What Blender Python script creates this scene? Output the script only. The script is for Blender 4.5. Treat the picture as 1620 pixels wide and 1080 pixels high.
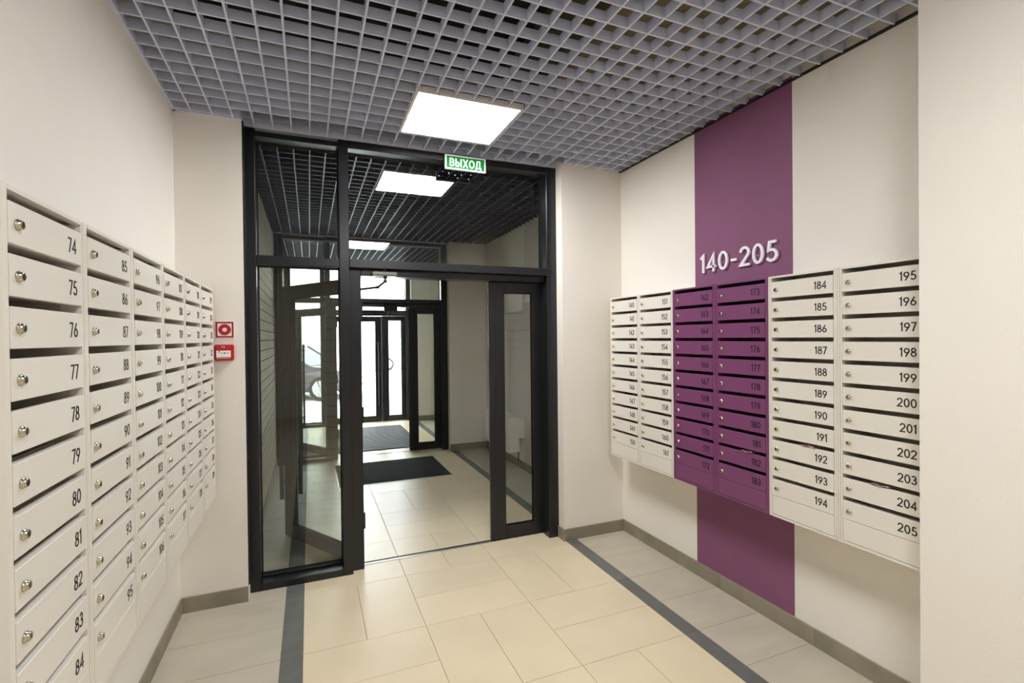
import bpy, bmesh, math, random
from mathutils import Vector, Matrix
random.seed(7)
S = bpy.context.scene
COL = S.collection
for o in list(bpy.data.objects):
    bpy.data.objects.remove(o, do_unlink=True)

# ------------------------------------------------------------------ camera
F_PX, YAW, PITCH, ROLL = 779.18, 0.390364, -0.0087062, -0.0105763
cam = bpy.data.cameras.new('camera')
cam.sensor_width = 36.0
cam.lens = F_PX * 36.0 / 1620.0
cam.clip_start = 0.02
cam_o = bpy.data.objects.new('camera', cam)
COL.objects.link(cam_o)
fw = Vector((math.sin(YAW) * math.cos(PITCH), math.cos(YAW) * math.cos(PITCH), math.sin(PITCH)))
r0 = Vector((math.cos(YAW), -math.sin(YAW), 0))
u0 = r0.cross(fw)
rt = math.cos(ROLL) * r0 + math.sin(ROLL) * u0
up = -math.sin(ROLL) * r0 + math.cos(ROLL) * u0
cam_o.matrix_world = Matrix(((rt.x, up.x, -fw.x, 0), (rt.y, up.y, -fw.y, 0), (rt.z, up.z, -fw.z, 1.6), (0, 0, 0, 1)))
S.camera = cam_o

# ------------------------------------------------------------------ world and exposure
SKY_STRENGTH = 9.0
LED = 22.0
w = bpy.data.worlds.new('overcast_sky')
S.world = w
w.use_nodes = True
bg = w.node_tree.nodes['Background']
bg.inputs[0].default_value = (0.87, 0.935, 1.0, 1)
bg.inputs[1].default_value = SKY_STRENGTH
S.view_settings.view_transform = 'Standard'
S.view_settings.look = 'None'
S.view_settings.exposure = 1.08
S.view_settings.gamma = 1.0
S.cycles.transparent_max_bounces = 40
S.cycles.diffuse_bounces = 8
S.cycles.max_bounces = 16
S.view_settings.use_curve_mapping = False

# ------------------------------------------------------------------ materials
def lin(c):
    return tuple((x / 12.92 if x <= 0.04045 else ((x + 0.055) / 1.055) ** 2.4) for x in [v / 255.0 for v in c])

def mat(name, rgb, rough=0.5, metal=0.0, bump=0.0, bscale=60.0, var=0.0, vscale=4.0, rnd=0.0, emit=0.0, spec=0.5, stretch=None, coat=0.0, ev=None):
    m = bpy.data.materials.new(name)
    m.use_nodes = True
    nt = m.node_tree
    b = nt.nodes['Principled BSDF']
    c = lin(rgb)
    b.inputs['Base Color'].default_value = (*c, 1)
    b.inputs['Roughness'].default_value = rough
    b.inputs['Metallic'].default_value = metal
    b.inputs['Specular IOR Level'].default_value = spec
    b.inputs['Coat Weight'].default_value = coat
    tc = None
    if bump or var:
        tc = nt.nodes.new('ShaderNodeTexCoord')
        mp = nt.nodes.new('ShaderNodeMapping')
        nt.links.new(tc.outputs['Object'], mp.inputs['Vector'])
        if stretch:
            mp.inputs['Scale'].default_value = stretch
        if rnd:
            oi = nt.nodes.new('ShaderNodeObjectInfo')
            ml = nt.nodes.new('ShaderNodeMath'); ml.operation = 'MULTIPLY'; ml.inputs[1].default_value = 37.0
            nt.links.new(oi.outputs['Random'], ml.inputs[0])
            nt.links.new(ml.outputs[0], mp.inputs['Location'])
    if var or rnd:
        hsv = nt.nodes.new('ShaderNodeHueSaturation')
        hsv.inputs['Color'].default_value = (*c, 1)
        val = None
        if var:
            n = nt.nodes.new('ShaderNodeTexNoise')
            n.inputs['Scale'].default_value = vscale
            n.inputs['Detail'].default_value = 5.0
            nt.links.new(mp.outputs[0], n.inputs['Vector'])
            mr = nt.nodes.new('ShaderNodeMapRange')
            mr.inputs['From Min'].default_value = 0.3; mr.inputs['From Max'].default_value = 0.7
            mr.inputs['To Min'].default_value = 1 - var; mr.inputs['To Max'].default_value = 1 + var
            nt.links.new(n.outputs['Fac'], mr.inputs['Value'])
            val = mr.outputs[0]
        if rnd:
            oi2 = nt.nodes.new('ShaderNodeObjectInfo')
            mr2 = nt.nodes.new('ShaderNodeMapRange')
            mr2.inputs['To Min'].default_value = 1 - rnd; mr2.inputs['To Max'].default_value = 1 + rnd
            nt.links.new(oi2.outputs['Random'], mr2.inputs['Value'])
            if val is not None:
                mm = nt.nodes.new('ShaderNodeMath'); mm.operation = 'MULTIPLY'
                nt.links.new(val, mm.inputs[0]); nt.links.new(mr2.outputs[0], mm.inputs[1])
                val = mm.outputs[0]
            else:
                val = mr2.outputs[0]
        nt.links.new(val, hsv.inputs['Value'])
        nt.links.new(hsv.outputs[0], b.inputs['Base Color'])
    if bump:
        n = nt.nodes.new('ShaderNodeTexNoise')
        n.inputs['Scale'].default_value = bscale
        n.inputs['Detail'].default_value = 3.0
        nt.links.new(mp.outputs[0], n.inputs['Vector'])
        bp = nt.nodes.new('ShaderNodeBump')
        bp.inputs['Strength'].default_value = bump
        bp.inputs['Distance'].default_value = 0.004
        nt.links.new(n.outputs['Fac'], bp.inputs['Height'])
        nt.links.new(bp.outputs[0], b.inputs['Normal'])
    if emit:
        b.inputs['Emission Color'].default_value = (*lin(ev or rgb), 1)
        b.inputs['Emission Strength'].default_value = emit
    return m

def glass_mat(name, tint, f0=0.045, rough=0.0):
    m = bpy.data.materials.new(name)
    m.use_nodes = True
    nt = m.node_tree
    for n in list(nt.nodes):
        nt.nodes.remove(n)
    out = nt.nodes.new('ShaderNodeOutputMaterial')
    tr = nt.nodes.new('ShaderNodeBsdfTransparent'); tr.inputs[0].default_value = (*tint, 1)
    gl = nt.nodes.new('ShaderNodeBsdfGlossy'); gl.inputs['Roughness'].default_value = rough
    ge = nt.nodes.new('ShaderNodeNewGeometry')
    dt = nt.nodes.new('ShaderNodeVectorMath'); dt.operation = 'DOT_PRODUCT'
    nt.links.new(ge.outputs['Normal'], dt.inputs[0]); nt.links.new(ge.outputs['Incoming'], dt.inputs[1])
    ab = nt.nodes.new('ShaderNodeMath'); ab.operation = 'ABSOLUTE'; nt.links.new(dt.outputs['Value'], ab.inputs[0])
    om = nt.nodes.new('ShaderNodeMath'); om.operation = 'SUBTRACT'; om.inputs[0].default_value = 1.0; nt.links.new(ab.outputs[0], om.inputs[1])
    pw = nt.nodes.new('ShaderNodeMath'); pw.operation = 'POWER'; pw.inputs[1].default_value = 5.0; nt.links.new(om.outputs[0], pw.inputs[0])
    fr = nt.nodes.new('ShaderNodeMath'); fr.operation = 'MULTIPLY_ADD'; fr.inputs[1].default_value = 1.0 - f0; fr.inputs[2].default_value = f0; nt.links.new(pw.outputs[0], fr.inputs[0])
    mx = nt.nodes.new('ShaderNodeMixShader')
    nt.links.new(fr.outputs[0], mx.inputs[0])
    nt.links.new(tr.outputs[0], mx.inputs[1])
    nt.links.new(gl.outputs[0], mx.inputs[2])
    nt.links.new(mx.outputs[0], out.inputs[0])
    return m

M = {}
M['wall'] = mat('cream_paint', (233, 228, 219), 0.75, bump=0.25, bscale=160, var=0.012, vscale=3)
M['purple'] = mat('purple_paint', (130, 79, 112), 0.7, bump=0.25, bscale=160, var=0.03, vscale=5)
M['base'] = mat('grey_brown_stone', (142, 134, 117), 0.5, var=0.16, vscale=7, rnd=0.05, bump=0.1, bscale=40)
M['grey_tile'] = mat('grey_stone_tile', (190, 182, 164), 0.42, var=0.07, vscale=3.5, rnd=0.03, bump=0.06, bscale=30, stretch=(1, 2.2, 1))
M['stripe_tile'] = mat('dark_grey_stone_tile', (104, 104, 101), 0.4, var=0.12, vscale=9, rnd=0.05, bump=0.08, bscale=40)
M['beige_tile'] = mat('beige_stone_tile', (222, 207, 176), 0.33, var=0.035, vscale=3.0, rnd=0.02, bump=0.03, bscale=20)
M['grout'] = mat('grout', (150, 138, 116), 0.9)
M['frame'] = mat('charcoal_aluminium', (25, 25, 28), 0.28, bump=0.02, bscale=200, spec=0.5)
M['gasket'] = mat('black_rubber', (14, 14, 15), 0.6)
M['alu'] = mat('bare_aluminium', (190, 190, 188), 0.35, 0.9)
M['steel'] = mat('brushed_nickel', (200, 192, 172), 0.22, 1.0)
M['keyhole'] = mat('black_keyway', (16, 15, 14), 0.6)
M['closer'] = mat('grey_closer_metal', (120, 118, 112), 0.3, 0.8)
M['glass'] = glass_mat('clear_glass', (0.91, 0.925, 0.91), 0.068)
M['grid'] = mat('grey_ceiling_strip', (200, 205, 226), 0.45, spec=0.4)
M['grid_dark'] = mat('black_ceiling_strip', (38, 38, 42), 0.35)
M['slab'] = mat('dark_plenum', (34, 32, 32), 0.9)
M['beam'] = mat('raw_concrete', (118, 108, 88), 0.9, var=0.1, vscale=4)
M['panel_frame'] = mat('white_lamp_frame', (226, 222, 220), 0.5)
M['box_white'] = mat('white_powder_coat', (222, 217, 207), 0.38, bump=0.03, bscale=300)
M['box_purple'] = mat('purple_powder_coat', (120, 66, 106), 0.38, bump=0.03, bscale=300)
M['ink'] = mat('black_number_print', (9, 9, 9), 0.6)
M['letter'] = mat('white_plastic_letter', (245, 238, 246), 0.45)
M['red'] = mat('red_plastic', (178, 24, 32), 0.35)
M['dark_red'] = mat('dark_red_print', (160, 26, 44), 0.5)
M['sign_white'] = mat('white_sign_plastic', (222, 224, 222), 0.6, spec=0.1)
M['white'] = mat('white_plastic', (240, 236, 232), 0.45)
M['black'] = mat('black_plastic', (18, 18, 18), 0.5)
M['green'] = mat('green_lit_panel', (14, 100, 40), 0.6, emit=0.30, spec=0.1)
M['lit_white'] = mat('lit_letter', (190, 215, 195), 0.6, emit=0.40, spec=0.1)
M['sign_back'] = mat('smoked_acrylic', (110, 120, 150), 0.15)
M['led_dot'] = mat('small_led', (225, 235, 255), 0.4, emit=6.0)
M['mat_black'] = mat('black_rubber_mat', (26, 25, 23), 0.95, spec=0.15, bump=0.5, bscale=120, var=0.2, vscale=6)
M['mat_rib'] = mat('grey_ribbed_mat', (84, 84, 86), 0.7, spec=0.4, bump=0.3, bscale=100)
M['clad'] = mat('beige_wall_slab', (186, 178, 155), 0.6, var=0.06, vscale=8, rnd=0.06, bump=0.1, bscale=60)
M['joint'] = mat('dark_wall_joint', (30, 27, 23), 0.9)
M['heater'] = mat('white_heater_enamel', (232, 229, 222), 0.4)
M['ground'] = mat('pale_paving', (205, 205, 205), 0.8, var=0.05, vscale=0.5)
M['facade'] = mat('pale_render', (232, 222, 212), 0.9, var=0.05, vscale=0.3)
M['facade_win'] = mat('blue_grey_window', (150, 162, 186), 0.3)
M['car_dark'] = mat('aubergine_car_paint', (62, 48, 62), 0.2, coat=0.6)
M['car_white'] = mat('pale_car_paint', (205, 208, 212), 0.2, coat=0.6)
M['car_glass'] = mat('car_window', (60, 72, 84), 0.08)
M['tyre'] = mat('tyre_rubber', (22, 22, 23), 0.8)
M['rim'] = mat('alloy_rim', (190, 192, 195), 0.3, 0.8)
M['lamp_red'] = mat('rear_lamp', (150, 26, 24), 0.2)
M['lamp_clear'] = mat('head_lamp', (215, 220, 225), 0.15)
M['paper'] = mat('leaflet_print', (190, 160, 150), 0.7, var=0.6, vscale=60)

def emis(name, rgb, s):
    m = bpy.data.materials.new(name); m.use_nodes = True
    nt = m.node_tree
    for n in list(nt.nodes): nt.nodes.remove(n)
    o = nt.nodes.new('ShaderNodeOutputMaterial'); e = nt.nodes.new('ShaderNodeEmission')
    e.inputs[0].default_value = (*rgb, 1); e.inputs[1].default_value = s
    nt.links.new(e.outputs[0], o.inputs[0])
    return m
M['led'] = emis('lamp_diffuser', (0.985, 0.99, 1.0), LED)

# ------------------------------------------------------------------ mesh helpers
class MB:
    def __init__(s):
        s.v = []; s.f = []; s.mi = []
    def add(s, verts, faces, mi=0):
        k = len(s.v)
        s.v += [tuple(v) for v in verts]
        s.f += [tuple(i + k for i in f) for f in faces]
        s.mi += [mi] * len(faces)
        return s
    def box(s, x0, x1, y0, y1, z0, z1, mi=0):
        v = [(x0, y0, z0), (x1, y0, z0), (x1, y1, z0), (x0, y1, z0), (x0, y0, z1), (x1, y0, z1), (x1, y1, z1), (x0, y1, z1)]
        return s.add(v, [(0, 3, 2, 1), (4, 5, 6, 7), (0, 1, 5, 4), (1, 2, 6, 5), (2, 3, 7, 6), (3, 0, 4, 7)], mi)
    def bbox(s, x0, x1, y0, y1, z0, z1, b=0.002, mi=0):
        bm = bmesh.new()
        bmesh.ops.create_cube(bm, size=1)
        for v in bm.verts:
            v.co = Vector(((x0 + x1) / 2 + v.co.x * (x1 - x0), (y0 + y1) / 2 + v.co.y * (y1 - y0), (z0 + z1) / 2 + v.co.z * (z1 - z0)))
        bmesh.ops.bevel(bm, geom=list(bm.edges), offset=b, segments=1, affect='EDGES')
        bm.verts.index_update()
        s.add([v.co[:] for v in bm.verts], [[v.index for v in f.verts] for f in bm.faces], mi)
        bm.free()
        return s
    def lathe(s, prof, n=16, axis='z', c=(0, 0, 0), mi=0, caps=True):
        vs = []
        for r, h in prof:
            for k in range(n):
                a = 2 * math.pi * k / n
                p = (r * math.cos(a), r * math.sin(a), h)
                if axis == 'y': p = (p[0], p[2], p[1])
                elif axis == 'x': p = (p[2], p[0], p[1])
                vs.append((p[0] + c[0], p[1] + c[1], p[2] + c[2]))
        fs = []
        for i in range(len(prof) - 1):
            for k in range(n):
                fs.append((i * n + k, i * n + (k + 1) % n, (i + 1) * n + (k + 1) % n, (i + 1) * n + k))
        if caps:
            fs.append(tuple(range(n))[::-1]); fs.append(tuple((len(prof) - 1) * n + k for k in range(n)))
        return s.add(vs, fs, mi)
    def tube(s, pts, r, n=8, mi=0):
        pts = [Vector(p) for p in pts]
        vs = []
        for i, p in enumerate(pts):
            d = (pts[min(i + 1, len(pts) - 1)] - pts[max(i - 1, 0)]).normalized()
            a = d.orthogonal().normalized() if abs(d.z) < .99 else Vector((1, 0, 0))
            if abs(d.z) < .99: a = d.cross(Vector((0, 0, 1))).normalized()
            b = d.cross(a)
            for k in range(n):
                t = 2 * math.pi * k / n
                vs.append(p + a * r * math.cos(t) + b * r * math.sin(t))
        fs = []
        for i in range(len(pts) - 1):
            for k in range(n):
                fs.append((i * n + k, i * n + (k + 1) % n, (i + 1) * n + (k + 1) % n, (i + 1) * n + k))
        fs.append(tuple(range(n))[::-1]); fs.append(tuple((len(pts) - 1) * n + k for k in range(n)))
        return s.add(vs, fs, mi)
    def mesh(s, name, *mats):
        me = bpy.data.meshes.new(name)
        me.from_pydata(s.v, [], s.f)
        for m in mats: me.materials.append(M[m] if isinstance(m, str) else m)
        for i, p in enumerate(me.polygons): p.material_index = s.mi[i]
        bm = bmesh.new(); bm.from_mesh(me)
        bmesh.ops.recalc_face_normals(bm, faces=bm.faces)
        bm.to_mesh(me); bm.free()
        me.update()
        return me
    def build(s, name, m, parent=None, loc=None, smooth=False):
        me = s.mesh(name, *(m if isinstance(m, (list, tuple)) else [m]))
        if smooth:
            for p in me.polygons: p.use_smooth = True
        return link(name, me, parent, loc)

def link(name, me, parent=None, loc=None, rz=0):
    o = bpy.data.objects.new(name, me)
    COL.objects.link(o)
    o.parent = parent
    if loc: o.location = loc
    if rz: o.rotation_euler.z = rz
    return o

def tag(o, label=None, cat=None, group=None, kind=None):
    if label: o['label'] = label
    if cat: o['category'] = cat
    if group: o['group'] = group
    if kind: o['kind'] = kind
    return o

def empty(name, loc=(0, 0, 0), rz=0, parent=None):
    o = link(name, None, parent, loc, rz)
    o.empty_display_size = 0.05
    return o

def box(name, m, x0, x1, y0, y1, z0, z1, parent=None, bev=0):
    b = MB()
    (b.bbox(x0, x1, y0, y1, z0, z1, bev) if bev else b.box(x0, x1, y0, y1, z0, z1))
    return b.build(name, m, parent)

# stroke lettering: polylines turned into raised flat ribbons
def arc(cx, cy, rx, ry, a0, a1, n=12):
    return [(cx + rx * math.cos(math.radians(a0 + (a1 - a0) * i / n)), cy + ry * math.sin(math.radians(a0 + (a1 - a0) * i / n))) for i in range(n + 1)]
def ring(cx, cy, rx, ry, n=20):
    return ('c', arc(cx, cy, rx, ry, 0, 360, n)[:-1])
GL = {
 '0': (0.58, [ring(.29, .5, .24, .45)]),
 '1': (0.30, [[(.03, .80), (.2, .95), (.2, 0)]]),
 '2': (0.56, [arc(.27, .70, .23, .25, 172, -38) + [(.04, .05), (.53, .05)]]),
 '3': (0.54, [arc(.25, .735, .19, .215, 155, -90, 10) + arc(.25, .285, .235, .235, 90, -155, 12)]),
 '4': (0.60, [[(.43, 0), (.43, .93), (.04, .27), (.57, .27)]]),
 '5': (0.56, [[(.48, .95), (.17, .95), (.11, .54)] + arc(.27, .31, .25, .265, 118, -150, 12)]),
 '6': (0.58, [ring(.29, .29, .24, .245), [(.40, .95), (.085, .42)]]),
 '7': (0.52, [[(.03, .95), (.48, .95), (.17, 0)]]),
 '8': (0.56, [ring(.28, .735, .19, .215, 16), ring(.28, .275, .235, .23, 18)]),
 '9': (0.58, [ring(.29, .66, .24, .245), [(.18, 0), (.495, .53)]]),
 '-': (0.42, [[(.06, .42), (.36, .42)]]),
 'В': (0.62, [[(.1, .08), (.1, .9), (.30, .9)] + arc(.32, .70, .19, .20, 90, -90, 8) + [(.1, .5)], [(.1, .5), (.34, .5)] + arc(.36, .29, .19, .21, 90, -90, 8) + [(.1, .08)]]),
 'Ы': (0.86, [[(.1, .95), (.1, .08), (.32, .08)] + arc(.32, .30, .19, .22, -90, 90, 8) + [(.1, .52)], [(.74, .95), (.74, 0)]]),
 'Х': (0.66, [[(.07, .97), (.59, -.02)], [(.59, .97), (.07, -.02)]]),
 'О': (0.74, [ring(.37, .48, .29, .42)]),
 'Д': (0.78, [[(.06, -.14), (.06, .08), (.68, .08), (.68, -.14)], [(.14, .08), (.24, .9), (.56, .9), (.56, .08)]]),
}
def ribbon(mb, pts, hw, t0, t1, sc, ox, oy, closed, mi=0, cap=True):
    """flat stroke in local (x, z), front face at y=-t1, back at y=-t0"""
    P = [Vector(p) for p in pts]
    if not closed and cap:
        d = (P[0] - P[1]).normalized(); P[0] = P[0] + d * hw * .3
        d = (P[-1] - P[-2]).normalized(); P[-1] = P[-1] + d * hw * .3
    n = len(P)
    Lo, Ro = [], []
    for i in range(n):
        a = P[i - 1] if (i or closed) else None
        b = P[(i + 1) % n] if (i < n - 1 or closed) else None
        d1 = (P[i] - a).normalized() if a is not None else None
        d2 = (b - P[i]).normalized() if b is not None else None
        if d1 is None: d1 = d2
        if d2 is None: d2 = d1
        n1 = Vector((-d1.y, d1.x)); n2 = Vector((-d2.y, d2.x))
        m = n1 + n2
        if m.length < 1e-4: m = n1.copy()
        m.normalize()
        k = min(1.0 / max(m.dot(n1), .3), 2.4)
        Lo.append(P[i] + m * hw * k); Ro.append(P[i] - m * hw * k)
    vs = []
    for i in range(n):
        for q in (Lo[i], Ro[i]):
            vs.append((ox + q.x * sc, -t1, oy + q.y * sc)); vs.append((ox + q.x * sc, -t0, oy + q.y * sc))
    fs = []
    m_ = n if closed else n - 1
    for i in range(m_):
        a = i * 4; b = ((i + 1) % n) * 4
        fs += [(a, a + 2, b + 2, b), (a, b, b + 1, a + 1), (a + 2, a + 3, b + 3, b + 2)]
    if not closed:
        fs += [(0, 1, 3, 2), ((n - 1) * 4, (n - 1) * 4 + 2, (n - 1) * 4 + 3, (n - 1) * 4 + 1)]
    mb.add(vs, fs, mi)
def text_width(s, sc, gap=.13):
    return (sum(GL[c][0] for c in s) + gap * (len(s) - 1)) * sc
def glyph(mb, ch, sc, ox, oy, hw, t0, t1):
    for st in GL[ch][1]:
        if isinstance(st, tuple): ribbon(mb, st[1], hw, t0, t1, sc, ox, oy, True)
        else: ribbon(mb, st, hw, t0, t1, sc, ox, oy, False)
def text_mesh(s, sc, ox, oy, hw=.05, t0=-.0002, t1=.0006, gap=.13):
    mb = MB()
    for c in s:
        glyph(mb, c, sc, ox, oy, hw, t0, t1)
        ox += (GL[c][0] + gap) * sc
    return mb

# ------------------------------------------------------------------ dimensions
XL, XR = -0.718, 2.381          # lobby side walls
XN, YN = 2.08, 1.108            # the nearer wall that ends the mailbox niche
YP = 3.405                      # face of the piers beside the doors
ZC = 2.938                      # underside of the open grid ceiling
ZS = 3.5                        # slab
YB = -3.8                       # wall behind the viewer
PXL, PXR = -0.365, 1.83         # door opening between piers
FR = [3.5, 6.88, 9.65]          # front planes of the three glazed screens
VXL, VXR = -0.40, 2.381         # vestibule walls
T = 0.25

# ------------------------------------------------------------------ setting: walls
def structure(o, label, cat):
    return tag(o, label, cat, kind='structure')
structure(box('wall_left', 'wall', XL - T, XL, YB, YP + .3, 0, ZS), 'cream painted wall behind the white mailboxes 74 to 139', 'wall')
wr = structure(box('wall_right', 'wall', XR, XR + T, YN - .02, FR[2] + .2, 0, ZS), 'cream painted wall with one broad purple vertical stripe', 'wall')
box('painted_stripe', 'purple', XR - .0015, XR + .01, 1.853, 2.567, .0, ZC + .03, wr)['label'] = 'purple painted stripe behind the white 140-205 sign'
structure(box('wall_niche', 'wall', XN, XR + T, YB, YN, 0, ZS), 'cream wall standing forward at the end of mailboxes 195 to 205', 'wall')
structure(box('wall_rear', 'wall', XL - T, XR + T, YB - .2, YB, 0, ZS), 'cream wall closing the lobby opposite the glass doors', 'wall')
structure(box('wall_back_left', 'wall', XL, PXL, YP, FR[0] + .2, 0, ZS), 'cream pier carrying the red fire call point', 'wall')
structure(box('wall_back_right', 'wall', PXR, XR, YP, FR[0] + .2, 0, ZS), 'cream pier between the glass doors and mailboxes 140 to 150', 'wall')
structure(box('wall_back_top', 'wall', PXL, PXR, FR[0], FR[0] + .2, ZC + .004, ZS), 'bulkhead over the first glazed screen above the ceiling grid', 'wall')
# vestibule left wall of long slabs
vl = structure(box('wall_vestibule_left', 'joint', VXL - .3, VXL - .012, FR[0] + .2, FR[2] + .2, 0, ZS), 'vestibule wall clad in long thin beige slabs', 'wall')
for k in (1, 2):
    y = FR[k]
    structure(box('wall_vestibule_right_pier', 'wall', PXR, VXR, y - .1, y + .2, 0, ZS), ['', 'cream pier beside the second glazed screen', 'cream pier beside the outer street doors'][k], 'wall')
    structure(box('wall_vestibule_top', 'wall', VXL - .012, PXR, y, y + .2, ZC + .004, ZS), ['', 'bulkhead over the second glazed screen', 'bulkhead over the outer street doors'][k], 'wall')
structure(box('wall_vestibule_left_pier', 'frame', VXL - .02, PXL, FR[1], FR[1] + .2, 0, ZS), 'narrow dark filler left of the second glazed screen', 'wall')
structure(box('wall_vestibule_left_pier', 'frame', VXL - .02, PXL, FR[2], FR[2] + .2, 0, ZS), 'narrow dark filler left of the outer street doors', 'wall')
structure(box('wall_facade', 'facade', -9, 9, FR[2] + .2, FR[2] + .45, ZC + .3, 7), 'outer facade wall above the street doors', 'wall')
structure(box('wall_facade_side', 'facade', -9, VXL - .05, FR[2] + .2, FR[2] + .45, 0, ZC + .3), 'outer facade wall on the slab clad side of the street doors', 'wall')
structure(box('wall_facade_side', 'facade', PXR + .05, 9, FR[2] + .2, FR[2] + .45, 0, ZC + .3), 'outer facade wall on the heater side of the street doors', 'wall')

# slabs on vestibule wall
SH = 0.094
slab_me = {}
def slab(Lg):
    k = round(Lg, 3)
    if k not in slab_me:
        slab_me[k] = MB().bbox(-.012, 0, .003, Lg - .003, .0045, SH - .0045, .0015).mesh('slab', 'clad')
    return slab_me[k]
row = 0
z = 0.09
while z + SH < ZC + .06:
    y = FR[0] + .2 - (0.3 if row % 2 else 0.0)
    while y < FR[1] - .01:
        a, b = max(y, FR[0] + .2), min(y + .6, FR[1])
        if b - a > .05: link('slab', slab(b - a), vl, (VXL, a, z))
        y += .6
    z += SH; row += 1
box('wall_lining', 'clad', VXL - .013, VXL, FR[1] + .2, FR[2], 0, ZC + .05, vl)

# ------------------------------------------------------------------ setting: baseboards
def skirting(name, label, segs):
    """segs: list of (axis, fixed face coordinate, direction into room, a, b)"""
    e = structure(empty(name, (0, 0, 0)), label, 'baseboard')
    for ax, c, d, a, b in segs:
        t = a
        while t < b - .01:
            n = min(t + .63, b)
            lo, hi = sorted((c, c + d * .010))
            if ax == 'y': box('skirting_tile', 'base', lo, hi, t + .001, n - .001, 0, .092, e, .001)
            else: box('skirting_tile', 'base', t + .001, n - .001, lo, hi, 0, .092, e, .001)
            t = n
    return e
skirting('baseboard_left', 'grey stone skirting below mailboxes 74 to 139', [('y', XL, 1, YB, YP - .01)])
skirting('baseboard_right', 'grey stone skirting below mailboxes 140 to 205', [('y', XR, -1, YN, YP - .01), ('y', XN, -1, YB, YN)])
skirting('baseboard_back_left', 'short grey stone skirting under the fire call point', [('x', YP, -1, XL + .0, PXL)])
skirting('baseboard_back_right', 'short grey stone skirting on the pier by mailboxes 140 to 150', [('x', YP, -1, PXR, XR), ('y', PXR, -1, YP - .01, FR[0])])
skirting('baseboard_vestibule_right', 'grey stone skirting under the white heater in the vestibule', [('y', VXR, -1, FR[0] + .2, FR[1] - .11), ('y', VXR, -1, FR[1] + .2, FR[2] - .11), ('x', FR[1] - .1, -1, PXR, VXR), ('x', FR[2] - .1, -1, PXR, VXR)])
skirting('baseboard_vestibule_left', 'grey stone skirting along the slab clad vestibule wall', [('y', VXL, 1, FR[0] + .2, FR[1]), ('y', VXL, 1, FR[1] + .2, FR[2])])

# ------------------------------------------------------------------ setting: floor of tiles
floor = structure(box('floor', 'grout', XL - T, XR + T, YB - .2, FR[2] + .3, -.12, -.002), 'tiled floor of beige slabs bordered by dark grey strips', 'floor')
tile_me = {}
def tile(m, x0, x1, y0, y1, parent=floor):
    g = .0013
    lx, ly = round(x1 - x0, 3), round(y1 - y0, 3)
    if lx < .02 or ly < .02: return
    k = (m, lx, ly)
    if k not in tile_me:
        b = MB()
        e = .0012
        X0, X1, Y0, Y1 = g, lx - g, g, ly - g
        vs = [(X0, Y0, -.01), (X1, Y0, -.01), (X1, Y1, -.01), (X0, Y1, -.01), (X0, Y0, -e), (X1, Y0, -e), (X1, Y1, -e), (X0, Y1, -e),
              (X0 + e, Y0 + e, 0), (X1 - e, Y0 + e, 0), (X1 - e, Y1 - e, 0), (X0 + e, Y1 - e, 0)]
        b.add(vs, [(0, 1, 5, 4), (1, 2, 6, 5), (2, 3, 7, 6), (3, 0, 4, 7), (4, 5, 9, 8), (5, 6, 10, 9), (6, 7, 11, 10), (7, 4, 8, 11), (8, 9, 10, 11)])
        tile_me[k] = b.mesh('tile', m)
    link('tile', tile_me[k], parent, (x0, y0, 0))
A, HA = .63, .315
BX = [-.05, .58, 1.21, 1.84]
def lay(ya, yb, xl, xr):
    j0 = math.floor((ya - 2.08) / A) ; j1 = math.ceil((yb - 2.08) / A)
    for j in range(j0, j1):
        y0 = 2.08 + j * A
        for i in range(3):
            x0 = BX[i]
            if (i + j) % 2 == 0:      # two slabs lying across
                for q in range(2):
                    a, b = max(y0 + q * HA, ya), min(y0 + (q + 1) * HA, yb)
                    if b > a: tile('beige_tile', x0, x0 + A, a, b)
            else:
                for q in range(2):
                    a, b = max(y0, ya), min(y0 + A, yb)
                    if b > a: tile('beige_tile', x0 + q * HA, x0 + (q + 1) * HA, a, b)
        a, b = max(y0, ya), min(y0 + A, yb)
        if b > a:
            tile('stripe_tile', -.155, -.05, a, b)
            tile('stripe_tile', 1.84, 1.935, a, b)
        for q in range(2):
            a, b = max(y0 + q * HA, ya), min(y0 + (q + 1) * HA, yb)
            if b > a:
                tile('grey_tile', xl, -.155, a, b)
                tile('grey_tile', 1.935, xr, a, b)
lay(YB, FR[0] + .14, XL, XR)
lay(FR[0] + .14, FR[1] + .14, VXL, VXR)
lay(FR[1] + .14, FR[2] + .14, VXL, VXR)

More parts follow.
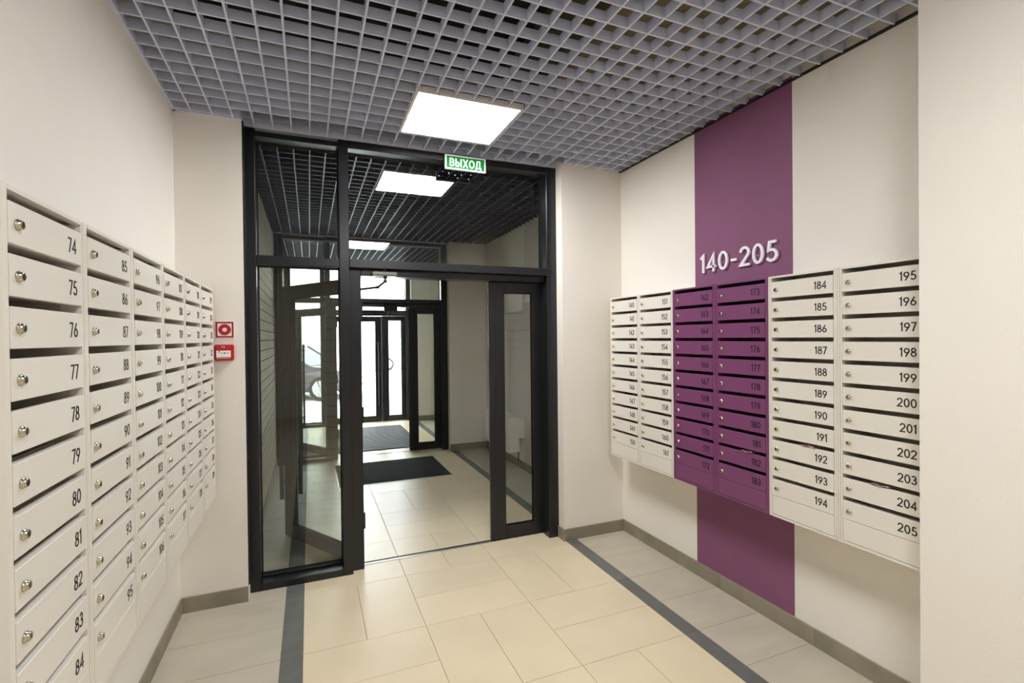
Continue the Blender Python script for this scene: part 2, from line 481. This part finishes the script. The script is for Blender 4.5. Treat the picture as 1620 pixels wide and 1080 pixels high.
# ------------------------------------------------------------------ setting: open grid ceilings
PX, PY = .1067, .1118
HB, TB = .046, .009
def grid(name, m, label, x0, x1, y0, y1, gx, gy, holes, ext=None):
    e = structure(box(name, 'slab', x0 - .1, x1 + .1, y0 - .05, y1 + .12, ZS, ZS + .2), label, 'ceiling')
    xs = [gx + PX * k for k in range(-60, 80) if x0 + .02 < gx + PX * k < x1 - .02]
    ys = [gy + PY * k for k in range(-80, 120) if y0 + .02 < gy + PY * k < y1 - .02]
    cache = {}
    def strip(ax, c, a, b):
        L = round(b - a, 3)
        if L < .03: return
        k = (ax, L)
        if k not in cache:
            mb = MB()
            # folded U profile: wide bottom, two thin flanks
            if ax == 'y':
                mb.box(-TB / 2, TB / 2, 0, L, 0, HB)
            else:
                mb.box(0, L, -TB / 2, TB / 2, 0.0004, HB - .0004)
            cache[k] = mb.mesh('grid_strip', m)
        link('grid_strip', cache[k], e, (c, a, ZC) if ax == 'y' else (a, c, ZC))
    for x in xs:
        yy = y1
        if ext and ext[0] < x < ext[1]: yy = ext[2]
        cuts = sorted((h[2], h[3]) for h in holes if h[0] - .01 < x < h[1] + .01)
        t = y0
        for a, b in cuts:
            strip('y', x, t, a); t = b
        strip('y', x, t, yy)
    for y in ys:
        cuts = sorted((h[0], h[1]) for h in holes if h[2] - .01 < y < h[3] + .01)
        t = x0
        for a, b in cuts:
            strip('x', y, t, a); t = b
        strip('x', y, t, x1)
    if ext:
        strip('x', gy + PY * round((y1 - gy) / PY), ext[0], ext[1])
        strip('x', ext[2] - .006, ext[0], ext[1])
    return e
def led_panel(x0, x1, y0, y1, label, m, z=ZC - .006, suffix=''):
    e = empty('ceiling_light' + suffix, (x0, y0, z))
    tag(e, label, 'ceiling light', 'square LED ceiling panels')
    lx, ly, fwid = x1 - x0, y1 - y0, .014
    mb = MB()
    mb.box(0, lx, 0, fwid, 0, .03); mb.box(0, lx, ly - fwid, ly, 0, .03)
    mb.box(0, fwid, fwid, ly - fwid, 0, .03); mb.box(lx - fwid, lx, fwid, ly - fwid, 0, .03)
    mb.box(0, lx, 0, ly, .03, .034)
    mb.build('frame', 'panel_frame', e)
    mb = MB().box(fwid, lx - fwid, fwid, ly - fwid, .002, .006)
    mb.build('diffuser' + suffix, m, e)
    return (x0, x1, y0, y1)
h1 = led_panel(.553, 1.180, 2.652, 3.226, 'square LED panel in the grey grid by the exit sign', 'led')
h2 = led_panel(.446, 1.073, -.40, .22, 'square LED panel above the middle of the lobby, mirrored in the transom glass', 'led', suffix='_offscreen')
ce = grid('ceiling', 'grid', 'open grid ceiling of grey metal strips over the lobby', XL, XR, YB, YP, .02, 2.357, [h1, h2], ext=(PXL, PXR, FR[0] - .005))
structure(box('trim_1', 'grid', XL, XL + .018, YB, YP, ZC - .002, ZC + .028), 'grey edge trim where the grid meets the wall of mailboxes 74 to 139', 'trim')
structure(box('trim_2', 'grid', XL, PXL, YP - .018, YP, ZC - .002, ZC + .028), 'grey edge trim over the fire call point', 'trim')
structure(box('gap_shade_strip', 'gasket', XR - .018, XR, YN, YP, ZC - .002, ZC + .006), 'dark strip standing in for the shaded gap where the grid meets the purple striped wall', 'trim')  # dark strip stands in for the shade of the open gap along this wall
structure(box('trim_4', 'beam', 1.3, XR, YB, YP, 3.12, ZS), 'raw concrete beam above the ceiling grid', 'beam')
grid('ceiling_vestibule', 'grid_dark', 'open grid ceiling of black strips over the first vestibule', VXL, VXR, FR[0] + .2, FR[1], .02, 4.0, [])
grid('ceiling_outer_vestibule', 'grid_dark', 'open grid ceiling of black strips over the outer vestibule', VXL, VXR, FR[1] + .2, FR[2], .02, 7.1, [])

# ------------------------------------------------------------------ glazed door screens
HX = .335            # hinge line of the moving leaf
def ybar(mb, pts, r, n=8): mb.tube(pts, r, n)
def leaf_parts(e, wd, hgt, sl, sr, rb, rtp, th=.05):
    """door leaf in local coordinates: x along the leaf from 0, y thickness, z up"""
    box('stile', 'frame', 0, sl, 0, th, 0, hgt, e, .002)
    box('stile', 'frame', wd - sr, wd, 0, th, 0, hgt, e, .002)
    box('rail', 'frame', sl, wd - sr, .001, th - .001, 0, rb, e, .002)
    box('rail', 'frame', sl, wd - sr, .001, th - .001, hgt - rtp, hgt, e, .002)
    mb = MB()
    for (y0, y1) in ((.012, .016), (th - .016, th - .012)):
        for a, b, c, d in ((sl, sl + .006, rb, hgt - rtp), (wd - sr - .006, wd - sr, rb, hgt - rtp), (sl, wd - sr, rb, rb + .006), (sl, wd - sr, hgt - rtp - .006, hgt - rtp)):
            mb.box(a, b, y0, y1, c, d)
    mb.build('gasket', 'gasket', e)
    box('glass_pane', 'glass', sl, wd - sr, th / 2 - .003, th / 2 + .003, rb, hgt - rtp, e)
def screen(n, y0, ang, label):
    e = structure(empty('door_%d' % n, (PXL, y0, 0)), label, 'door')
    def bx(name, m, x0, x1, ya, yb, z0, z1, bev=.003, par=e):
        return box(name, m, x0 - PXL, x1 - PXL, ya, yb, z0, z1, par, bev)
    D = .15
    bx('post', 'frame', -.365, -.305, 0, D, 0, ZC)
    bx('post', 'frame', 1.745, 1.835, 0, D, 0, ZC)
    bx('mullion', 'frame', .195, .258, 0, D, 0, ZC)
    bx('flashing', 'frame', -.365, -.357, -.09, 0, .095, ZC, .001)
    bx('bottom_rail', 'frame', -.305, .195, .0, D, 0, .046)
    bx('glazing_bead', 'frame', -.305, .195, .092, .135, .046, .060, .004)
    bx('top_rail', 'frame', -.305, .195, 0, D, 2.888, ZC)
    bx('top_rail', 'frame', .258, 1.745, 0, D, 2.888, ZC)
    bx('transom_bar', 'frame', -.305, .195, .002, D, 2.083, 2.139)
    bx('transom_bar', 'frame', .258, 1.80, -.012, D, 2.083, 2.139)
    bx('door_jamb', 'frame', .258, .335, .05, .17, 0, 2.083)
    bx('door_jamb', 'frame', 1.775, 1.835, .05, .17, 0, 2.083)
    bx('door_head', 'frame', .335, 1.775, .05, .17, 2.036, 2.083)
    bx('threshold', 'alu', .335, 1.775, .112, .135, -.001, .004, .001)
    bx('threshold_seal', 'gasket', .335, 1.775, .135, .150, -.001, .006, .001)
    bx('cover_strip', 'alu', -.300, .192, -.004, 0, 2.920, ZC - .001, 0)
    if n > 1: bx('cover_strip', 'alu', -.300, 1.35, -.006, 0, 2.866, 2.890, 0)
    for x0, x1, z0, z1 in ((-.305, .195, .060, 2.083), (-.305, .195, 2.139, 2.888), (.258, 1.745, 2.139, 2.888)):
        mb = MB()
        for ya in (.100, .126):
            for a, b, c, d in ((x0, x0 + .006, z0, z1), (x1 - .006, x1, z0, z1), (x0, x1, z0, z0 + .006), (x0, x1, z1 - .006, z1)):
                mb.box(a - PXL, b - PXL, ya, ya + .006, c, d)
        mb.build('gasket', 'gasket', e)
        bx('glass_pane', 'glass', x0, x1, .113, .119, z0, z1, 0)
    # fixed narrow leaf
    fl = empty('fixed_leaf', (1.305 - PXL, .12, .008), 0, e)
    leaf_parts(fl, .467, 2.026, .119, .10, .094, .082)
    box('astragal', 'frame', -.012, .04, -.006, .0, .005, 2.02, fl, .002)
    # moving leaf
    lf = empty('moving_leaf', (HX - PXL + .004, .125, .008), math.radians(ang), e)
    leaf_parts(lf, .955, 2.02, .11, .115, .098, .098)
    for side in (-1, 1):
        yy = -.055 if side < 0 else .105
        ye = 0 if side < 0 else .05
        mb = MB()
        mb.tube([(.895, yy, .32), (.895, yy, 1.52)], .016, 12)
        for zz in (.45, 1.36, 1.44):
            mb.tube([(.895, ye, zz), (.895, yy, zz)], .009, 8)
        mb.build('pull_handle', 'black', lf)
    mb = MB()
    for zz in (.25, 1.0, 1.75):
        mb.tube([(-.004, .0, zz), (-.004, .0, zz + .11)], .011, 10)
    mb.build('hinge', 'black', lf)
    return e
d1 = screen(1, FR[0], 121.5, 'dark framed glass door screen with transom, hinged leaf swung into the vestibule')
d2 = screen(2, FR[1], 121.5, 'second dark framed glass screen beyond the black mat, leaf swung open')
d3 = screen(3, FR[2], 0, 'outer dark framed glass street doors, shut, daylight behind')

def closer(e, x0, x1, z0, z1, y, arm, m='closer'):
    c = empty('door_closer', (0, 0, 0), 0, e)
    mb = MB().bbox(x0 - PXL, x1 - PXL, y - .05, y, z0, z1, .008)
    mb.build('closer_body', m, c)
    mb = MB()
    mb.lathe([(.012, -.008), (.014, 0), (.012, .014), (.006, .018)], 12, 'z', ((x0 + x1) / 2 - PXL, y - .025, z1))
    mb.build('spindle_cap', 'closer', c)
    mb = MB()
    mb.tube([(p[0] - PXL, p[1], p[2]) for p in arm], .008, 8)
    for p in arm: mb.lathe([(.013, -.009), (.013, .009)], 10, 'z', (p[0] - PXL, p[1], p[2]))
    mb.build('closer_arm', 'black', c)
closer(d1, .405, .580, 2.036, 2.070, .05, [(.497, .03, 2.028), (.497, .03, 2.000), (.455, .10, 1.965), (.33, .34, 1.965)])
closer(d2, .95, 1.13, 1.965, 2.070, .05, [(1.04, .03, 1.96), (1.04, .03, 1.945), (1.00, .05, 1.94)], 'black')

# ------------------------------------------------------------------ mailboxes
W, HU, DU = .36, 1.224, .195
ZB = .671
PITCH_D = .1005
DTOP = [1.866 - ZB - PITCH_D * i for i in range(11)]
DH = .0815
def unit_body(W):
    mb = MB()
    for s in (0, 1):
        def X(a, b): return (a, b) if s == 0 else (W - b, W - a)
        a, b = X(.0010, .0085); mb.box(a, b, 0, .02, 0, HU)
        a, b = X(.0085, .0105); mb.box(a, b, .004, .02, 0, HU)
        a, b = X(.0105, .0185); mb.box(a, b, .0008, .02, 0, HU)
        a, b = X(.0165, .0185); mb.box(a, b, .02, DU - .002, .012, HU - .01)
        a, b = X(.0005, .0025); mb.box(a, b, .02, DU, 0, HU)
    mb.box(.0185, W - .0185, 0, .02, 0, .011)
    mb.box(.0185, W - .0185, .02, DU, 0, .002)
    mb.box(.0185, W - .0185, -.001, .02, HU - .009, HU)
    mb.box(.0025, W - .0025, .02, DU, HU - .002, HU)
    mb.box(.0025, W - .0025, DU - .002, DU, .002, HU - .002)
    for i in range(11):
        zb = DTOP[i] - DH
        mb.box(.0185, W - .0185, .013, DU - .002, zb + .004, zb + .0055)
        mb.box(.0185, W - .0185, .060, .0615, zb + .0055, DTOP[i] - .012)
    return mb
def door_mb(W):
    mb = MB()
    mb.bbox(.0203, W - .0203, -.0012, .011, 0, DH, .0013)
    mb.box(.0205, W - .0205, .011, .022, DH - .0045, DH - .003)
    return mb
lock_mb = MB()
lock_mb.lathe([(.0112, .001), (.0112, -.0025), (.0100, -.0040), (.0090, -.0042), (.0088, -.0085), (.0074, -.0098)], 18, 'y', (0, 0, 0))
lock_mb.box(-.0011, .0011, -.0101, -.0095, -.0052, .0052, 1)
LOCK = lock_mb.mesh('lock', 'steel', 'keyhole')
for p in LOCK.polygons: p.use_smooth = len(p.vertices) == 4 and p.material_index == 0
BODY = {c: unit_body(W).mesh('body', c) for c in ('box_white', 'box_purple')}
DOOR = {c: door_mb(W).mesh('door', c) for c in ('box_white', 'box_purple')}
PANEL = {c: MB().bbox(.0203, W - .0203, -.0008, .011, .0130, DTOP[10] - DH - .0022, .0012).mesh('service_panel', c) for c in ('box_white', 'box_purple')}
def mailbox(first, loc, rz, c, label, group):
    e = empty('mailbox_unit', loc, rz)
    tag(e, label, 'mailbox', group)
    link('body', BODY[c], e)
    link('service_panel', PANEL[c], e)
    for i in range(11):
        d = link('door', DOOR[c], e, (0, 0, DTOP[i] - DH))
        lk = link('lock', LOCK, d, (.0475, -.0012, DH / 2 - .001))
        lk.rotation_euler.y = random.uniform(-.5, .5)
        s = str(first + i)
        sc = .0345
        tw = text_width(s, sc)
        text_mesh(s, sc, W - .0195 - .031 - tw, DH / 2 - sc * .48, .058 if rz > 0 else .070, .0, .0020).build('number', 'ink', d)
    return e
YL0, WL = 1.203, .36
LEFT = ['outermost of its row, away from the call point', 'second from the row end away from the call point', 'fourth from the pier with the call point',
        'third from the pier with the call point', 'second from the pier with the call point', 'beside the pier with the red call point']
for k in range(6):
    f = 74 + 11 * k
    mailbox(f, (XL + DU, YL0 + WL * k, ZB + .004), math.pi / 2, 'box_white', 'white mailbox column %d to %d, %s' % (f, f + 10, LEFT[k]), 'mailbox columns 74 to 139')
YR0 = 3.283
RIGHT = ['tight beside the door pier corner', 'adjoining the purple columns on the door side', 'purple one nearer the glass doors', 'purple one farther from the glass doors',
         'adjoining the purple columns away from the doors', 'cut off by the projecting wall']
for k in range(6):
    f = 140 + 11 * k
    c = 'box_purple' if k in (2, 3) else 'box_white'
    mailbox(f, (XR - DU, YR0 - W * k, ZB), -math.pi / 2, c, '%s mailbox column %d to %d, %s' % ('purple' if k in (2, 3) else 'white', f, f + 10, RIGHT[k]), 'mailbox columns 140 to 205')

# leaflets caught in three slots
def leaflet(xl, zt, k, label):
    e = empty('leaflet', (XR - DU, YR0 - W * k - xl, zt), -math.pi / 2)
    tag(e, label, 'leaflet')
    mb = MB()
    vs, fs = [], []
    n = 8
    for i in range(n + 1):
        t = i / n
        u = (t - .5) * .07
        zz = .004 + .004 * math.sin(t * 9) * (1 if k % 2 else -1)
        vs += [(u, -.006, zz), (u, .05, zz - .004), (u, -.006, zz + .0012), (u, .05, zz - .0028)]
    for i in range(n):
        a = i * 4; b = a + 4
        fs += [(a, b, b + 1, a + 1), (a + 2, a + 3, b + 3, b + 2), (a, a + 2, b + 2, b), (a + 1, b + 1, b + 3, a + 3)]
    fs += [(0, 1, 3, 2), (n * 4, n * 4 + 2, n * 4 + 3, n * 4 + 1)]
    mb.add(vs, fs)
    mb.build('sheet', 'paper', e)
leaflet(.215, ZB + DTOP[9], 3, 'small printed leaflet in a purple column slot, above door 182')
leaflet(.215, ZB + DTOP[8], 4, 'small leaflet sticking out above door 192 in the white column adjoining purple')
leaflet(.17, ZB + DTOP[9], 5, 'small leaflet above door 204 in the column by the projecting wall')

# ------------------------------------------------------------------ 140-205 wall letters
sg = empty('number_sign', (XR - .0015, 2.505, 2.004), -math.pi / 2)
tag(sg, 'white raised 140-205 lettering on the purple stripe', 'sign')
s = '140-205'
hgt = .113
tw = text_width(s, hgt, .16)
sx = .570 / tw
ox = 0
for c in s:
    mb = MB()
    glyph(mb, c, hgt, 0, 0, .068, .004, .016)
    mb.box(.2 * hgt - .002, .2 * hgt + .002, -.005, 0, .42 * hgt - .002, .42 * hgt + .002)
    o = mb.build('dash' if c == '-' else 'digit', 'letter', sg, (ox * sx, 0, 0))
    o.scale.x = sx
    ox += (GL[c][0] + .16) * hgt

# ------------------------------------------------------------------ exit sign
ex = empty('exit_sign', (.921, 3.465, 2.821))
tag(ex, 'lit green exit sign with white ВЫХОД lettering, hung below the ceiling grid', 'sign')
mb = MB()
L, Hh = .308, .104
mb.box(0, L, 0, .012, 0, .010); mb.box(0, L, 0, .012, Hh - .010, Hh); mb.box(0, .010, 0, .012, .010, Hh - .010); mb.box(L - .010, L, 0, .012, .010, Hh - .010)
mb.box(.002, L - .002, .012, .026, .002, Hh - .002)
mb.build('housing', 'sign_white', ex)
pn = MB().box(.010, L - .010, .004, .012, .010, Hh - .010).build('lit_panel', 'green', ex)
sc = .060
twx = text_width('ВЫХОД', sc, .10)
text_mesh('ВЫХОД', sc, (L - twx) / 2, .022, .078, -.0045, -.0015, .10).build('lettering', 'lit_white', pn)
MB().box(.006, L - .006, .026, .030, .006, Hh - .006).build('back_panel', 'sign_back', ex)
for i, (a, b) in enumerate(((.02, .03), (.05, .07), (.10, .06), (.15, .05), (.17, .03), (.20, .055), (.26, .03), (.28, .065))):
    MB().lathe([(.004, .0), (.004, .002)], 8, 'y', (a, .030, b)).build('led', 'led_dot', ex)
mb = MB()
for a in (.05, L - .05):
    mb.tube([(a, .02, Hh - .002), (a, .02, Hh + .022)], .0025, 6)
mb.build('hanger', 'alu', ex)

# ------------------------------------------------------------------ fire signs on the pier
hs = empty('fire_alarm_sign', (-.522, YP, 1.612))
tag(hs, 'square red framed sign with a red ring, above the call point', 'sign')
MB().bbox(0, .103, -.004, 0, 0, .103, .001).build('plate', 'white', hs)
mb = MB()
for a, b, c, d in ((.004, .099, .004, .014), (.004, .099, .089, .099), (.004, .014, .014, .089), (.089, .099, .014, .089)):
    mb.box(a, b, -.0046, -.003, c, d)
mb.build('border', 'dark_red', hs)
rg = MB(); n = 32; vs = []
for k in range(n):
    a = 2 * math.pi * k / n
    for r_ in (.0125, .0335):
        for yy in (-.0047, -.003):
            vs.append((.0515 + r_ * math.cos(a), yy, .0515 + r_ * math.sin(a)))
fs = []
for k in range(n):
    a = k * 4; b = ((k + 1) % n) * 4
    fs += [(a, a + 2, b + 2, b), (a, b, b + 1, a + 1), (a + 2, a + 3, b + 3, b + 2)]
rg.add(vs, fs); rg.build('ring', 'red', hs)
cp = empty('fire_call_point', (-.522, YP, 1.478))
tag(cp, 'red fire alarm call point box with a white label', 'call point')
MB().bbox(0, .101, -.032, 0, 0, .096, .006).build('body', 'red', cp)
MB().bbox(.010, .085, -.0345, -.031, .020, .060, .001).build('label_plate', 'white', cp)
mb = MB()
mb.box(.024, .028, -.0352, -.034, .047, .060)
mb.box(.033, .045, -.0352, -.034, .044, .047); mb.box(.064, .075, -.0352, -.034, .044, .047)
mb.lathe([(.0045, -.0352), (.0045, -.034)], 10, 'y', (.054, 0, .0455))
mb.build('label_print', 'black', cp)
mb = MB(); mb.box(.012, .083, -.0335, -.031, .013, .0145); mb.box(.038, .056, -.0335, -.031, .082, .084); mb.box(.038, .040, -.0335, -.031, .079, .087); mb.box(.048, .056, -.0335, -.031, .078, .080)
mb.build('emblem', 'white', cp)

# ------------------------------------------------------------------ vestibule contents
ht = empty('wall_heater', (2.18, 5.42, .226))
tag(ht, 'white boxy wall heater with a notched end in the first vestibule', 'heater')
prof = [(0, 0), (.13, 0), (.13, .16), (.201, .16), (.201, .408), (0, .408)]
mb = MB(); n = len(prof)
vs = [(x, 0, z) for x, z in prof] + [(x, .86, z) for x, z in prof]
mb.add(vs, [tuple(range(n)), tuple(range(n, 2 * n))[::-1]] + [(i, (i + 1) % n, (i + 1) % n + n, i + n) for i in range(n)])
mb.build('casing', 'heater', ht)
mb = MB().bbox(-.004, 0, .02, .84, .02, .388, .002); mb.build('front_cover', 'heater', ht)
mb = MB().lathe([(.028, -.0015), (.028, .002)], 20, 'y', (.10, 0, .25)); mb.build('knockout', 'heater', ht)
mb = MB().tube([(.16, .1, .16), (.16, .1, -.13), (.19, .1, -.15)], .012, 8); mb.build('pipe', 'black', ht)

m1 = empty('door_mat', (.28, 5.6, 0)); tag(m1, 'flat black rubber mat in front of the second glass screen', 'mat')
MB().bbox(0, 1.24, 0, .97, 0, .008, .003).build('pad', 'mat_black', m1)
MB().box(-.012, 1.252, -.012, .982, 0, .004).build('edge_strip', 'alu', m1)
m2 = empty('ribbed_mat', (.28, 7.25, 0)); tag(m2, 'grey ribbed mat just inside the street doors', 'mat')
MB().box(0, 1.26, 0, 1.96, 0, .005).build('pad', 'mat_black', m2)
mb = MB()
for i in range(32):
    y = .012 + i * .061
    mb.box(.01, 1.25, y, y + .036, .005, .012)
tag(mb.build('ribs', 'mat_rib', m2), kind='stuff')

# ------------------------------------------------------------------ street
structure(box('ground', 'ground', -60, 60, FR[2] + .3, 120, -.3, -.03), 'pale paved street outside the doors', 'ground')
def car(loc, rz, paint, label):
    e = empty('parked_car', loc, rz)
    tag(e, label, 'car')
    # side profile stations: (x, zlow, zhigh, half width low, half width high)
    L = 4.5
    st = [(-2.22, .38, .62, .70, .62), (-2.15, .28, .90, .80, .70), (-1.6, .24, .98, .88, .80), (-.8, .22, .96, .89, .84), (.2, .22, .94, .89, .84), (.9, .22, .93, .89, .82), (1.6, .24, .84, .87, .74), (2.1, .28, .72, .80, .64), (2.24, .36, .58, .68, .56)]
    ringp = lambda s: [(s[0], -s[3] * .92, s[1]), (s[0], -s[3], s[1] + .12), (s[0], -s[3], s[2] - .22 if s[2] - .22 > s[1] + .13 else s[1] + .15), (s[0], -s[4], s[2]), (s[0], s[4], s[2]), (s[0], s[3], s[2] - .22 if s[2] - .22 > s[1] + .13 else s[1] + .15), (s[0], s[3], s[1] + .12), (s[0], s[3] * .92, s[1])]
    mb = MB(); vs = []; fs = []
    for s_ in st: vs += ringp(s_)
    for i in range(len(st) - 1):
        for k in range(8):
            fs.append((i * 8 + k, i * 8 + (k + 1) % 8, (i + 1) * 8 + (k + 1) % 8, (i + 1) * 8 + k))
    fs += [tuple(range(8)), tuple((len(st) - 1) * 8 + k for k in range(8))]
    mb.add(vs, fs); mb.build('body', paint, e)
    def green(name, m, inset, x):
        b = [(-1.75 + x, .95), (-1.05 + x, 1.40), (.25 - x, 1.44), (1.05 - x, .92)]
        v = []
        for i, (xx, zz) in enumerate(b):
            hwid = (.80 if zz < 1.2 else .60) + inset
            v += [(xx, -hwid, zz), (xx, hwid, zz)]
        q = MB().add(v, [(0, 2, 4, 6), (1, 7, 5, 3), (0, 1, 3, 2), (2, 3, 5, 4), (4, 5, 7, 6), (6, 7, 1, 0)])
        return q.build(name, m, e)
    green('cabin_glass', 'car_glass', .0, .0)
    mb = MB().bbox(-1.10, .30, -.62, .62, 1.395, 1.455, .02)
    for sd in (-1, 1):
        for (xa, za, xb, zb) in ((-1.75, .95, -1.05, 1.42), (.25, 1.43, 1.05, .92), (-.45, .95, -.40, 1.42)):
            mb.tube([(xa, sd * .80, za), (xb, sd * (.80 if zb < 1.2 else .60), zb)], .035, 6)
    mb.build('roof', paint, e)
    for sx_ in (-1.35, 1.40):
        for sd in (-1, 1):
            wmb = MB().lathe([(.20, -.10), (.30, -.10), (.325, -.07), (.325, .07), (.30, .10), (.20, .10)], 24, 'y', (0, 0, 0))
            wh = wmb.build('wheel', 'tyre', e, (sx_, sd * .80, .325))
            rm = MB().lathe([(.05, .075), (.21, .09), (.215, .105)], 20, 'y', (0, 0, 0))
            for k in range(5):
                a = 2 * math.pi * k / 5
                rm.tube([(.03 * math.cos(a), .108, .03 * math.sin(a)), (.20 * math.cos(a), .108, .20 * math.sin(a))], .022, 6)
            ro = rm.build('rim', 'rim', wh)
            if sd < 0: ro.rotation_euler.z = math.pi
    for sd in (-1, 1):
        MB().bbox(2.08, 2.20, sd * .60 - .14, sd * .60 + .14, .58, .70, .02).build('headlamp', 'lamp_clear', e)
        MB().bbox(-2.20, -2.10, sd * .60 - .13, sd * .60 + .13, .66, .80, .02).build('tail_lamp', 'lamp_red', e)
        MB().bbox(.72, .86, sd * .95 - .08, sd * .95 + .08, .95, 1.06, .02).build('mirror', paint, e)
    mb = MB().bbox(2.20, 2.255, -.45, .45, .40, .52, .01)
    mb.build('grille', 'black', e)
    MB().bbox(2.255, 2.27, -.26, .26, .42, .53, .003).build('number_plate', 'white', e)
    return e
car((-.62, 15.3, -.03), math.radians(-26), 'car_dark', 'dark aubergine sedan parked just outside the street doors')
car((5.0, 26.5, -.03), math.radians(184), 'car_white', 'pale silver car parked farther off across the paving')
bd = empty('far_building', (-25, 62, -.03)); tag(bd, 'pale rendered apartment block across the street', 'building')
box('facade_wall', 'facade', 0, 60, 0, 8, 0, 16, bd)
for i in range(14):
    for j in range(4):
        wn = box('window', 'facade_win', 2 + i * 4.1, 3.1 + i * 4.1, -.12, .02, 1.6 + j * 3.6, 3.0 + j * 3.6, bd)
